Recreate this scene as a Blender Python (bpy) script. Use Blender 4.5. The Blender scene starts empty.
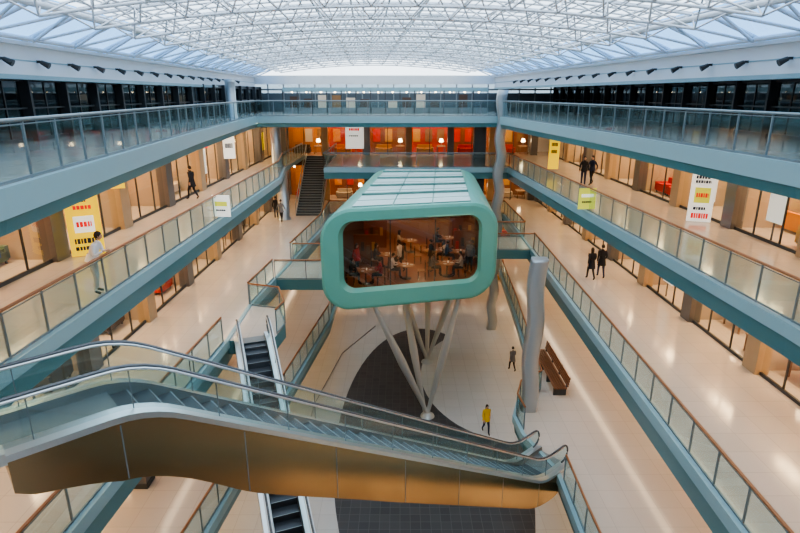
import bpy, math, random
from mathutils import Vector, Matrix
random.seed(7)
SC = bpy.context.scene
COL = SC.collection
try: SC.view_settings.look = 'AgX - Medium High Contrast'
except Exception: pass

# ------------------------------------------------------------ materials
def mat(name, col, rough=0.5, metal=0.0, emit=None, es=0.0, noise=0.0, nscale=3.0, spec=0.5):
    m = bpy.data.materials.new(name); m.use_nodes = True
    nt = m.node_tree; b = nt.nodes['Principled BSDF']
    b.inputs['Base Color'].default_value = (*col, 1)
    b.inputs['Roughness'].default_value = rough
    b.inputs['Metallic'].default_value = metal
    b.inputs['Specular IOR Level'].default_value = spec
    if emit:
        b.inputs['Emission Color'].default_value = (*emit, 1)
        b.inputs['Emission Strength'].default_value = es
    if noise > 0:
        g = nt.nodes.new('ShaderNodeNewGeometry')
        n = nt.nodes.new('ShaderNodeTexNoise'); n.inputs['Scale'].default_value = nscale
        r = nt.nodes.new('ShaderNodeMapRange')
        r.inputs['To Min'].default_value = 1 - noise; r.inputs['To Max'].default_value = 1 + noise
        v = nt.nodes.new('ShaderNodeVectorMath'); v.operation = 'SCALE'
        v.inputs[0].default_value = col
        nt.links.new(g.outputs['Position'], n.inputs['Vector'])
        nt.links.new(n.outputs['Fac'], r.inputs['Value'])
        nt.links.new(r.outputs['Result'], v.inputs['Scale'])
        nt.links.new(v.outputs['Vector'], b.inputs['Base Color'])
    return m

def tile_mat(name, c1, c2, mortar, size, rough, msize=0.01):
    m = bpy.data.materials.new(name); m.use_nodes = True
    nt = m.node_tree; b = nt.nodes['Principled BSDF']
    g = nt.nodes.new('ShaderNodeNewGeometry')
    t = nt.nodes.new('ShaderNodeTexBrick')
    t.offset = 0.0
    t.inputs['Color1'].default_value = (*c1, 1); t.inputs['Color2'].default_value = (*c2, 1)
    t.inputs['Mortar'].default_value = (*mortar, 1)
    t.inputs['Scale'].default_value = 1.0
    t.inputs['Mortar Size'].default_value = msize
    t.inputs['Brick Width'].default_value = size; t.inputs['Row Height'].default_value = size
    nt.links.new(g.outputs['Position'], t.inputs['Vector'])
    nt.links.new(t.outputs['Color'], b.inputs['Base Color'])
    b.inputs['Roughness'].default_value = rough
    return m

def glass_mat(name, tint, gloss=0.1, rough=0.02, diff=0.0, dcol=(0.8, 0.9, 0.9)):
    m = bpy.data.materials.new(name); m.use_nodes = True
    nt = m.node_tree; nt.nodes.clear()
    o = nt.nodes.new('ShaderNodeOutputMaterial')
    tr = nt.nodes.new('ShaderNodeBsdfTransparent'); tr.inputs['Color'].default_value = (*tint, 1)
    gl = nt.nodes.new('ShaderNodeBsdfGlossy'); gl.inputs['Roughness'].default_value = rough
    gl.inputs['Color'].default_value = (0.9, 0.95, 0.95, 1)
    df = nt.nodes.new('ShaderNodeBsdfDiffuse'); df.inputs['Color'].default_value = (*dcol, 1)
    mx = nt.nodes.new('ShaderNodeMixShader'); mx.inputs[0].default_value = gloss
    m2 = nt.nodes.new('ShaderNodeMixShader'); m2.inputs[0].default_value = diff
    nt.links.new(tr.outputs[0], m2.inputs[1]); nt.links.new(df.outputs[0], m2.inputs[2])
    nt.links.new(m2.outputs[0], mx.inputs[1]); nt.links.new(gl.outputs[0], mx.inputs[2])
    nt.links.new(mx.outputs[0], o.inputs['Surface'])
    return m

M = {}
M['floor'] = tile_mat('cream_floor_tiles', (0.56, 0.49, 0.43), (0.53, 0.465, 0.405), (0.45, 0.39, 0.34), 0.9, 0.13)
M['gfloor'] = tile_mat('white_floor_tiles', (0.66, 0.65, 0.63), (0.63, 0.62, 0.60), (0.52, 0.51, 0.49), 0.9, 0.15)
M['dark'] = tile_mat('dark_grey_pavers', (0.085, 0.085, 0.09), (0.065, 0.065, 0.07), (0.13, 0.13, 0.13), 0.45, 0.45, 0.012)
M['teal'] = mat('teal_fascia_paint', (0.08, 0.215, 0.24), 0.35, 0.1)
M['tealL'] = mat('pale_blue_fascia_paint', (0.27, 0.42, 0.46), 0.35)
M['soffit'] = mat('soffit_plaster', (0.42, 0.33, 0.25), 0.7)
M['white'] = mat('white_paint', (0.74, 0.76, 0.78), 0.5)
M['whitet'] = mat('white_steel', (0.66, 0.70, 0.76), 0.4)
M['steel'] = mat('brushed_steel', (0.70, 0.73, 0.74), 0.28, 0.85)
M['slab'] = mat('grey_steel_slab', (0.42, 0.45, 0.47), 0.3, 0.6)
M['steelp'] = mat('grey_steel_post', (0.20, 0.25, 0.27), 0.4, 0.4)
M['wood'] = mat('handrail_wood', (0.34, 0.14, 0.055), 0.35, noise=0.15)
M['benchw'] = mat('bench_wood', (0.22, 0.085, 0.035), 0.4, noise=0.15)
M['hrail'] = mat('escalator_handrail', (0.12, 0.13, 0.14), 0.25, 0.2)
M['dgrey'] = mat('dark_grey_metal', (0.06, 0.065, 0.07), 0.4, 0.3)
M['mgrey'] = mat('mid_grey_metal', (0.22, 0.24, 0.25), 0.4, 0.4)
M['step'] = mat('escalator_step_metal', (0.09, 0.10, 0.115), 0.4, 0.5)
M['stepedge'] = mat('step_edge', (0.32, 0.35, 0.37), 0.4, 0.5)
M['bronze'] = mat('bronze_cladding', (0.44, 0.31, 0.18), 0.16, 0.92, noise=0.15, nscale=0.5)
M['pier'] = mat('beige_stone_pier', (0.44, 0.31, 0.19), 0.4, noise=0.06)
M['pierg'] = mat('grey_metal_pier', (0.17, 0.17, 0.18), 0.35, 0.5)
M['green'] = mat('turquoise_green_paint', (0.15, 0.42, 0.34), 0.3)
M['greenL'] = mat('pale_green_roof_panel', (0.55, 0.68, 0.65), 0.35)
M['greenD'] = mat('green_roof_batten', (0.14, 0.30, 0.27), 0.4)
M['glass'] = glass_mat('balustrade_glass', (0.73, 0.87, 0.87), 0.09, 0.03, 0.04, (0.35, 0.62, 0.62))
M['shopglass'] = glass_mat('shop_glass', (0.85, 0.87, 0.87), 0.08)
M['dkglass'] = glass_mat('dark_window_glass', (0.30, 0.36, 0.40), 0.14)
M['roofglass'] = glass_mat('roof_glass', (0.86, 0.92, 0.98), 0.04)
M['blueglass'] = glass_mat('blue_clerestory_glass', (0.26, 0.48, 0.78), 0.08)
M['pavglass'] = glass_mat('pavilion_glass', (0.60, 0.53, 0.47), 0.11)
M['leg'] = mat('pavilion_leg_paint', (0.50, 0.52, 0.51), 0.35, 0.3)
M['brown'] = mat('dark_brown_panel', (0.06, 0.028, 0.016), 0.5)
M['orangefl'] = mat('orange_wood_floor', (0.30, 0.11, 0.035), 0.35, noise=0.1)
M['tablew'] = mat('table_top_wood', (0.40, 0.21, 0.09), 0.35)
M['lamp'] = mat('warm_lamp', (1, 0.8, 0.5), 0.5, emit=(1, 0.72, 0.42), es=16)
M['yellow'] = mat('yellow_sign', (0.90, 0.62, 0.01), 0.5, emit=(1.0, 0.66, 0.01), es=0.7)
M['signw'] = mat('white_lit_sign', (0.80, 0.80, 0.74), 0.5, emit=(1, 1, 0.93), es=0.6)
M['ink'] = mat('sign_print_dark', (0.02, 0.03, 0.07), 0.5)
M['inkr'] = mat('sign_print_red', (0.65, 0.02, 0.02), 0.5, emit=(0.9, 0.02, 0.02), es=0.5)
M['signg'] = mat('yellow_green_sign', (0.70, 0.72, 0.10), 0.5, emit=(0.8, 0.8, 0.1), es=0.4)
M['skin'] = mat('skin', (0.58, 0.36, 0.26), 0.5)
M['hair'] = mat('dark_hair', (0.035, 0.02, 0.012), 0.6)
M['eye'] = mat('eye_dark', (0.02, 0.02, 0.02), 0.3)
M['lip'] = mat('lip', (0.45, 0.18, 0.15), 0.5)
def cloth(n, c): 
    M[n] = mat(n, c, 0.85, noise=0.08, nscale=12)
for n, c in dict(cloth_white=(0.86, 0.85, 0.83), cloth_cream=(0.62, 0.59, 0.52), cloth_black=(0.02, 0.02, 0.025),
                 cloth_navy=(0.025, 0.035, 0.08), cloth_yellow=(0.80, 0.52, 0.03), cloth_red=(0.50, 0.02, 0.02),
                 cloth_grey=(0.16, 0.16, 0.17), cloth_blue=(0.06, 0.12, 0.28), shoe=(0.03, 0.02, 0.02)).items():
    cloth(n, c)
WALLC = []
for i, c in enumerate([(0.58, 0.22, 0.045), (0.60, 0.33, 0.10), (0.26, 0.085, 0.03), (0.52, 0.40, 0.27), (0.08, 0.06, 0.05), (0.50, 0.05, 0.02), (0.60, 0.27, 0.06), (0.08, 0.10, 0.115)]):
    WALLC.append(mat('shop_wall_paint_%d' % i, c, 0.7))
FURN = []
for i, c in enumerate([(0.60, 0.03, 0.02), (0.66, 0.56, 0.44), (0.08, 0.045, 0.03), (0.04, 0.04, 0.05), (0.26, 0.14, 0.06), (0.06, 0.13, 0.25), (0.62, 0.34, 0.07), (0.7, 0.25, 0.03), (0.10, 0.16, 0.10)]):
    FURN.append(mat('furniture_finish_%d' % i, c, 0.6))
WARMF = [FURN[0], FURN[1], FURN[2], FURN[4], FURN[6], FURN[7]]

# ------------------------------------------------------------ mesh builder
class MB:
    def __init__(s): s.v = []; s.f = []; s.m = []; s.mats = []; s.sm = []
    def mi(s, m):
        if m not in s.mats: s.mats.append(m)
        return s.mats.index(m)
    def face(s, pts, m, smooth=False):
        i = len(s.v); s.v += [tuple(p) for p in pts]; s.f.append(tuple(range(i, i + len(pts))))
        s.m.append(s.mi(m)); s.sm.append(smooth)
    def obox(s, c, u, v, w, m):
        c = Vector(c); u = Vector(u); v = Vector(v); w = Vector(w); i = len(s.v)
        for a in (-1, 1):
            for b in (-1, 1):
                for d in (-1, 1): s.v.append(tuple(c + a * u + b * v + d * w))
        for q in [(0, 1, 3, 2), (4, 6, 7, 5), (0, 4, 5, 1), (2, 3, 7, 6), (0, 2, 6, 4), (1, 5, 7, 3)]:
            s.f.append(tuple(i + k for k in q)); s.m.append(s.mi(m)); s.sm.append(False)
    def box(s, x0, x1, y0, y1, z0, z1, m):
        s.obox(((x0 + x1) / 2, (y0 + y1) / 2, (z0 + z1) / 2), (abs(x1 - x0) / 2, 0, 0), (0, abs(y1 - y0) / 2, 0), (0, 0, abs(z1 - z0) / 2), m)
    def tube(s, pts, rad, m, n=8, cap=True):
        pts = [Vector(p) for p in pts]; rings = []
        if not isinstance(rad, (list, tuple)): rad = [rad] * len(pts)
        up = Vector((0, 0, 1))
        for k, p in enumerate(pts):
            d = (pts[min(k + 1, len(pts) - 1)] - pts[max(k - 1, 0)]).normalized()
            a = d.cross(up)
            if a.length < 0.05: a = d.cross(Vector((0, 1, 0)))
            a.normalize(); b = d.cross(a)
            i = len(s.v); rings.append(i)
            for j in range(n):
                t = 2 * math.pi * j / n
                s.v.append(tuple(p + rad[k] * (math.cos(t) * a + math.sin(t) * b)))
        for k in range(len(pts) - 1):
            for j in range(n):
                s.f.append((rings[k] + j, rings[k] + (j + 1) % n, rings[k + 1] + (j + 1) % n, rings[k + 1] + j))
                s.m.append(s.mi(m)); s.sm.append(True)
        if cap:
            for r in (rings[0], rings[-1]):
                s.f.append(tuple(r + j for j in range(n))); s.m.append(s.mi(m)); s.sm.append(False)
    def prism(s, poly, z0, z1, mt, ms=None, mb=None):
        ms = ms or mt; mb = mb or mt; n = len(poly)
        s.face([(p[0], p[1], z1) for p in poly], mt)
        s.face([(p[0], p[1], z0) for p in reversed(poly)], mb)
        for k in range(n):
            a = poly[k]; b = poly[(k + 1) % n]
            s.face([(a[0], a[1], z0), (b[0], b[1], z0), (b[0], b[1], z1), (a[0], a[1], z1)], ms)
    def sphere(s, c, r, m, sc=(1, 1, 1), nu=12, nv=8, R=None):
        c = Vector(c); i = len(s.v)
        for a in range(nv + 1):
            th = math.pi * a / nv
            for b in range(nu):
                ph = 2 * math.pi * b / nu
                p = Vector((sc[0] * r * math.sin(th) * math.cos(ph), sc[1] * r * math.sin(th) * math.sin(ph), sc[2] * r * math.cos(th)))
                if R: p = R @ p
                s.v.append(tuple(c + p))
        for a in range(nv):
            for b in range(nu):
                s.f.append((i + a * nu + b, i + (a + 1) * nu + b, i + (a + 1) * nu + (b + 1) % nu, i + a * nu + (b + 1) % nu))
                s.m.append(s.mi(m)); s.sm.append(True)
    def build(s, name, parent=None, matrix=None):
        me = bpy.data.meshes.new(name); me.from_pydata(s.v, [], s.f)
        for m in s.mats: me.materials.append(m)
        me.polygons.foreach_set('material_index', s.m)
        me.polygons.foreach_set('use_smooth', s.sm)
        me.validate(); me.update()
        o = bpy.data.objects.new(name, me); COL.objects.link(o)
        if parent: o.parent = parent
        if matrix is not None: o.matrix_world = matrix
        return o

def empty(name, loc=(0, 0, 0), rz=0):
    e = bpy.data.objects.new(name, None); COL.objects.link(e); e.location = loc; e.rotation_euler = (0, 0, rz)
    e.empty_display_size = 0.2
    return e

def resample(path, step):
    out = []
    P = [Vector((p[0], p[1], 0)) for p in path]
    for a, b in zip(P[:-1], P[1:]):
        n = max(1, round((b - a).length / step))
        for k in range(n): out.append(a.lerp(b, k / n))
    out.append(P[-1]); return out

def railing(path, z, step=1.35, hm='wood'):
    mb = MB(); P = resample(path, step); h = 1.08
    for p in P:
        mb.box(p.x - 0.022, p.x + 0.022, p.y - 0.022, p.y + 0.022, z - 0.0, z + h - 0.03, M['steelp'])
    for a, b in zip(P[:-1], P[1:]):
        d = (b - a).normalized() * 0.05
        a2 = a + d; b2 = b - d
        mb.face([(a2.x, a2.y, z + 0.06), (b2.x, b2.y, z + 0.06), (b2.x, b2.y, z + h - 0.1), (a2.x, a2.y, z + h - 0.1)], M['glass'])
        mb.obox(((a.x + b.x) / 2, (a.y + b.y) / 2, z + 0.04), (b - a) / 2, d.cross(Vector((0, 0, 1))) * 0.4, (0, 0, 0.025), M['steelp'])
        mb.obox(((a.x + b.x) / 2, (a.y + b.y) / 2, z + h - 0.08), (b - a) / 2, d.cross(Vector((0, 0, 1))) * 0.3, (0, 0, 0.012), M['steelp'])
    mb.tube([(p.x, p.y, z + h) for p in P], 0.042, M[hm], 8)
    return mb.build('glass_railing')

def fascia(path, z, h, inward, split=0.3, parent=None):
    mb = MB(); P = [Vector((p[0], p[1], 0)) for p in path]
    N = []
    for k in range(len(P)):
        d = (P[min(k + 1, len(P) - 1)] - P[max(k - 1, 0)]).normalized()
        n = Vector((d.y, -d.x, 0)) * inward
        N.append(n)
    prof = [(0.0, 0.07), (0.16, 0.07), (0.16, -split), (0.10, -split - 0.03), (0.02, -h), (-0.25, -h)]
    mts = [M['tealL'], M['tealL'], M['teal'], M['teal'], M['soffit']]
    for k in range(len(P) - 1):
        for j in range(len(prof) - 1):
            (o1, z1), (o2, z2) = prof[j], prof[j + 1]
            a = P[k] + N[k] * o1; b = P[k + 1] + N[k + 1] * o1; c = P[k + 1] + N[k + 1] * o2; d = P[k] + N[k] * o2
            mb.face([(a.x, a.y, z + z1), (b.x, b.y, z + z1), (c.x, c.y, z + z2), (d.x, d.y, z + z2)], mts[j])
    return mb.build('edge_fascia', parent)

# ------------------------------------------------------------ levels
CZ = 18.0
Z = [0.0, 4.2, 8.4, 12.6, 16.4]
YE = 56.0; Y0 = -4.0
XL = -15.6; XR = 17.6

R4 = [(9.0, 0.4), (9.3, 13), (8.7, 25), (7.6, 38), (7.2, 42)]
L4 = [(-6.4, 0.4), (-6.9, 9.5), (-8.9, 25), (-10.3, 38.7), (-10.5, 42)]
R3 = [(9.7, Y0), (9.6, 12.7), (8.3, 43)]
L3 = [(-8.2, Y0), (-8.2, 10.7), (-8.1, 37.6), (-8.9, 43)]
R2 = [(7.8, Y0), (7.9, 9.3), (8.7, 40), (8.7, 46)]
L2 = [(-7.8, Y0), (-7.7, 9.3), (-7.1, 21), (-7.2, 24.8), (-5.9, 40.4), (-5.9, 46)]
R1 = [(6.0, Y0), (6.05, 15), (6.1, 18.2), (5.3, 20.6), (5.2, 22.0), (5.6, 23.2), (6.8, 24.2), (7.6, 34), (8.4, 46)]
L1 = [(-6.8, Y0), (-6.6, 13.7), (-5.5, 24), (-4.5, 33), (-4.5, 46)]

def slab(name, polys, z):
    mb = MB()
    for p in polys: mb.prism(p, z - 0.35, z, M['floor'], M['tealL'], M['soffit'])
    return mb.build(name)

s4 = slab('floor_upper_gallery', [
    L4 + [(XL, 42), (XL, 0.4)], R4 + [(XR, 42), (XR, 0.4)],
    [(XL, 42), (XR, 42), (XR, YE), (XL, YE)], [(XL, Y0), (XR, Y0), (XR, 0.4), (XL, 0.4)]], Z[4])
s3 = slab('floor_third_gallery', [
    L3 + [(XL, 43), (XL, Y0)], R3 + [(XR, 43), (XR, Y0)],
    [(-5.8, 43), (XR, 43), (XR, YE), (-5.8, YE)], [(XL, 43), (-8.9, 43), (-8.9, YE), (XL, YE)], [(-8.9, 52.4), (-5.8, 52.4), (-5.8, YE), (-8.9, YE)]], Z[3])
s2 = slab('floor_second_gallery', [
    L2 + [(XL, 46), (XL, Y0)], R2 + [(XR, 46), (XR, Y0)], [(XL, 46), (XR, 46), (XR, YE), (XL, YE)]], Z[2])
s1 = slab('floor_first_gallery', [
    L1 + [(XL, 46), (XL, Y0)], R1 + [(XR, 46), (XR, Y0)], [(XL, 46), (XR, 46), (XR, YE), (XL, YE)]], Z[1])

mb = MB()
mb.box(XL, XR, Y0, YE, -0.3, 0.0, M['gfloor'])
mb.build('floor')
def ell(cx, cy, rx, ry, n=64, a0=0, a1=2 * math.pi):
    return [(cx + rx * math.cos(a0 + (a1 - a0) * k / n), cy + ry * math.sin(a0 + (a1 - a0) * k / n)) for k in range(n)]
mb = MB(); mb.prism(ell(1.6, 27.5, 5.1, 14.0), 0.0, 0.012, M['dark']); mb.build('dark_paved_oval')
mb = MB(); mb.prism(ell(6.6, 33.5, 5.2, 7.4), 0.012, 0.03, M['gfloor'], M['mgrey']); mb.build('white_stone_plaza_disc')
mb = MB(); mb.tube([(-4.2, 18, 0.02), (-5.1, 24, 0.02), (-5.2, 30, 0.02), (-4.2, 37, 0.02), (-2, 42, 0.02)], 0.03, M['mgrey'], 6); mb.build('floor_trim_strip')

fascia(L4, Z[4], 0.75, 1, 0.45, s4); fascia(R4, Z[4], 0.75, -1, 0.45, s4)
fascia([(-10.5, 42), (7.2, 42)], Z[4], 0.7, 1, 0.4, s4)
fascia(L3, Z[3], 0.85, 1, parent=s3); fascia(R3, Z[3], 0.85, -1, parent=s3)
fascia([(-5.8, 43), (8.3, 43)], Z[3], 0.8, 1, parent=s3)
fascia(L2, Z[2], 1.0, 1, parent=s2); fascia(R2, Z[2], 1.05, -1, parent=s2)
fascia([(-5.9, 46), (8.7, 46)], Z[2], 0.9, 1, parent=s2)
fascia(L1, Z[1], 0.8, 1, parent=s1); fascia(R1, Z[1], 0.8, -1, parent=s1)
fascia([(-4.5, 46), (8.4, 46)], Z[1], 0.8, 1, parent=s1)

zr_ = 0.07
for p in (L4, R4, [(-10.5, 42), (7.2, 42)], [(-6.3, 0.4), (8.9, 0.4)]): railing(p, Z[4] + zr_, hm='steelp')
railing([(-8.2, Y0), (-8.2, 4.0)], Z[3] + zr_); railing([(-8.2, 9.9)] + L3[1:], Z[3] + zr_)
railing(R3, Z[3] + zr_); railing([(-5.8, 43), (8.3, 43)], Z[3] + zr_, hm='steelp'); railing([(-8.9, 43), (-8.9, 52)], Z[3] + zr_, hm='steelp'); railing([(-5.8, 43), (-5.8, 52)], Z[3] + zr_, hm='steelp')
railing([(-7.8, Y0), (-7.7, 9.3), (-7.1, 20.6)], Z[2] + zr_)
railing([(-7.15, 24.9), (-6.85, 28.8)], Z[2] + zr_); railing([(-6.55, 32.3), (-5.9, 40.4), (-5.9, 46), (-3, 46)], Z[2] + zr_)
railing([(7.8, Y0), (7.9, 9.3), (8.6, 34.8)], Z[2] + zr_); railing([(8.7, 38.2), (8.7, 46), (5, 46)], Z[2] + zr_)
railing([(6.0, Y0), (6.05, 15), (6.1, 17.6)], Z[1] + zr_); railing([(5.3, 20.9), (5.2, 22.0), (5.6, 23.2), (6.8, 24.2), (7.6, 34), (8.4, 46)], Z[1] + zr_)
railing([(-6.7, Y0), (-6.7, 9.5)], Z[1] + zr_); railing([(-6.6, 13.7), (-5.5, 24), (-4.5, 33), (-4.5, 46)], Z[1] + zr_)

def platform(name, poly, z, rails=()):
    mb = MB(); mb.prism(poly, z - 0.6, z + 0.01, M['floor'], M['teal'], M['soffit']); mb.build(name)
    for r in rails: railing(r, z + 0.02)
platform('escalator_landing_platform', [(-8.2, 4.0), (-6.9, 4.4), (-5.9, 6.6), (-7.1, 7.95), (-7.6, 9.2), (-8.2, 9.6)], Z[3])
platform('escalator_landing_platform', [(-7.2, 20.9), (-5.2, 20.9), (-5.0, 22.6), (-5.6, 24.4), (-7.2, 24.9)], Z[2], [[(-5.15, 21.6), (-5.0, 22.6), (-5.6, 24.4), (-7.1, 24.9)]])
platform('escalator_landing_platform', [(-6.8, 9.5), (-2.0, 9.5), (-2.0, 12.9), (-6.8, 13.6)], Z[1])
platform('pavilion_bridge', [(-6.9, 28.8), (-3.3, 28.8), (-3.0, 32.3), (-6.5, 32.3)], Z[2], [[(-6.75, 28.8), (-3.4, 28.8)], [(-6.4, 32.3), (-3.1, 32.3)]])
platform('pavilion_bridge', [(5.1, 34.8), (8.7, 34.8), (8.8, 38.2), (5.3, 38.2)], Z[2], [[(5.2, 34.8), (8.6, 34.8)], [(5.4, 38.2), (8.7, 38.2)]])

# ------------------------------------------------------------ shops
def sofa(mb, x, y, z, s, m, rot=0):
    c, sn = math.cos(rot), math.sin(rot)
    def b(lx, ly, lz, hx, hy, hz, mt):
        mb.obox((x + lx * c - ly * sn, y + lx * sn + ly * c, z + lz), (hx * c, hx * sn, 0), (-hy * sn, hy * c, 0), (0, 0, hz), mt)
    b(0, 0, 0.27, 0.42, s, 0.15, m); b(0.36, 0, 0.55, 0.09, s, 0.28, m)
    b(0, s, 0.38, 0.42, 0.09, 0.22, m); b(0, -s, 0.38, 0.42, 0.09, 0.22, m)
    for q in (-1, 1): b(-0.05, q * s * 0.45, 0.46, 0.34, s * 0.4, 0.06, m)
    for q in (-1, 1):
        for w in (-1, 1): b(q * .34, w * (s - .05), 0.06, .03, .03, .06, M['dgrey'])
def bookcase(mb, x, y, z, m, sg):
    for k in range(5): mb.box(x - 0.2, x + 0.2, y - 0.7, y + 0.7, z + 0.1 + k * 0.5, z + 0.14 + k * 0.5, m)
    for q in (-0.7, 0, 0.7): mb.box(x - 0.2, x + 0.2, y + q - 0.02, y + q + 0.02, z, z + 2.15, m)
    for k in range(4):
        for q in range(5):
            if random.random() < 0.7:
                yy = y - 0.55 + q * 0.26
                mb.box(x - 0.12, x + 0.12, yy - 0.07, yy + 0.07, z + 0.14 + k * 0.5, z + 0.3 + k * 0.5 + random.random() * 0.15, random.choice(FURN))
def tablelamp(mb, x, y, z):
    mb.box(x - 0.4, x + 0.4, y - 0.6, y + 0.6, z + 0.68, z + 0.73, FURN[4])
    for a in (-1, 1):
        for b in (-1, 1): mb.box(x + a * 0.35 - 0.03, x + a * 0.35 + 0.03, y + b * 0.55 - 0.03, y + b * 0.55 + 0.03, z, z + 0.68, FURN[4])
    mb.tube([(x, y, z + 0.73), (x, y, z + 1.1)], 0.03, M['dgrey'], 6)
    mb.tube([(x, y, z + 1.1), (x, y, z + 1.4)], [0.2, 0.12], M['lamp'], 10)

def shops(side, xw, z0, h, ya, yb, seed, bay=4.7, dark=False, red=()):
    rnd = random.Random(seed); s = side
    fr = MB(); fu = MB()
    n = int(round((yb - ya) / bay)); bay = (yb - ya) / n
    xb = xw + s * (2.2 if dark else 3.3)
    hh = z0 + h - 0.6 if not dark else z0 + h - 0.15
    for k in range(n + 1):
        y = ya + k * bay
        pm = M['pier'] if (k + seed) % 2 else M['pierg']
        if dark: pm = M['dgrey']
        w = 0.38 if not dark else 0.06
        fr.box(xw - s * 0.22, xw + s * 0.28, y - w, y + w, z0, z0 + h, pm)
        if not dark: fr.box(xw + s * 0.28, xb, y - 0.06, y + 0.06, z0, z0 + h, M['soffit'])
    fr.box(xw, xw + s * 0.2, ya, yb, hh, z0 + h, M['soffit'] if not dark else M['dgrey'])
    for k in range(n):
        y = ya + k * bay; wm = WALLC[7] if dark else rnd.choice(WALLC[:7])
        fr.face([(xb, y, z0), (xb, y + bay, z0), (xb, y + bay, z0 + h), (xb, y, z0 + h)], wm)
        fr.face([(xw, y + 0.3, z0 + 0.1), (xw, y + bay - 0.3, z0 + 0.1), (xw, y + bay - 0.3, hh), (xw, y + 0.3, hh)], M['dkglass'] if dark else M['shopglass'])
        nm = 3 if not dark else 2
        for j in range(1, nm):
            yy = y + bay * j / nm; fr.box(xw - 0.03, xw + 0.03, yy - 0.025, yy + 0.025, z0, hh, M['dgrey'])
        fr.box(xw - 0.04, xw + 0.04, y, y + bay, z0, z0 + 0.12, M['dgrey'])
        fr.box(xw - 0.04, xw + 0.04, y, y + bay, hh - 0.08, hh, M['dgrey'])
        if dark:
            fr.box(xw - 0.04, xw + 0.04, y, y + bay, z0 + 1.1, z0 + 1.16, M['dgrey'])
        if not dark:
            if rnd.random() < 0.75:
                sm = rnd.choice([M['signw'], M['inkr'], M['inkr'], M['yellow']])
                yy = y + bay * 0.2
                while yy < y + bay * 0.78:
                    wdt = rnd.uniform(0.12, 0.28)
                    fr.box(xw - s * 0.06, xw, yy, yy + wdt, z0 + h - 0.5, z0 + h - 0.18, sm); yy += wdt + 0.08
            isred = k in red
            for q in range(3):
                fx = xw + s * rnd.uniform(0.8, 2.4); fy = y + bay * (0.22 + 0.28 * q)
                t = rnd.random()
                if isred: sofa(fu, xw + s * 1.2, fy, z0, 0.6, M['cloth_red'], 0 if s > 0 else math.pi); continue
                if t < 0.45: sofa(fu, fx, fy, z0, 0.6, rnd.choice(FURN), rnd.choice([0, math.pi, 0.4]))
                elif t < 0.7: tablelamp(fu, fx, fy, z0)
                else: bookcase(fu, xb - s * 0.35, fy, z0, rnd.choice(FURN), s)
            if rnd.random() < 0.5 and not isred:
                fy = y + bay * rnd.uniform(0.3, 0.7)
                fu.box(xw + s * 0.3, xw + s * 0.34, fy - 0.5, fy + 0.5, z0 + 0.7, z0 + 2.2, rnd.choice([M['yellow'], M['inkr'], M['signw'], FURN[5], FURN[7]]))
                fu.box(xw + s * 0.3, xw + s * 0.34, fy - 0.03, fy + 0.03, z0, z0 + 0.7, M['dgrey'])
            for q in range(5):
                fu.sphere((xw + s * 0.8, y + bay * (0.12 + 0.19 * q), hh - 0.08), 0.09, M['lamp'], nu=6, nv=4)
            if rnd.random() < 0.8:
                for q in range(3):
                    yy = y + bay * (0.2 + 0.27 * q)
                    fu.box(xb - s * 0.03, xb - s * 0.07, yy - 0.4, yy + 0.4, z0 + 1.2, z0 + 2.1, rnd.choice(WARMF))
    fr.build('shopfront')
    if fu.v: fu.build('shop_furniture_display')

def area(name, loc, sx, sy, power, col, rot=(0, 0, 0)):
    l = bpy.data.lights.new(name, 'AREA'); l.shape = 'RECTANGLE'; l.size = sx; l.size_y = sy
    l.energy = power; l.color = col
    o = bpy.data.objects.new(name, l); COL.objects.link(o); o.location = loc; o.rotation_euler = rot
    return o

WARM = (1.0, 0.76, 0.48)
SHOPW = (1.0, 0.68, 0.36)
sid = 1
for lv in range(4):
    h = Z[lv + 1] - Z[lv] - 0.35
    xl, xr = [(-11.3, 12.9), (-11.3, 12.9), (-11.2, 12.9), (-11.7, 14.0)][lv]
    shops(-1, xl, Z[lv], h, 4, YE - 4, sid); sid += 1
    shops(1, xr, Z[lv], h, 4, YE - 4, sid, red=((5,) if lv == 3 else ())); sid += 1
    zt = Z[lv] + h - 0.03
    area('gallery_ceiling_light', (xl + 1.3, 27, zt), 0.25, 48, 420, WARM)
    area('gallery_ceiling_light', (xr - 1.6, 27, zt), 0.25, 48, 420, WARM)
    area('shop_ceiling_light', (xl - 1.6, 27, zt), 0.5, 46, 3000, SHOPW)
    area('shop_ceiling_light', (xr + 1.6, 27, zt), 0.5, 46, 3000, SHOPW)
shops(-1, -13.2, Z[4], 2.25, 0, YE - 1, 21, 2.3, True)
shops(1, 14.6, Z[4], 2.25, 0, YE - 1, 22, 2.3, True)

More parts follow.
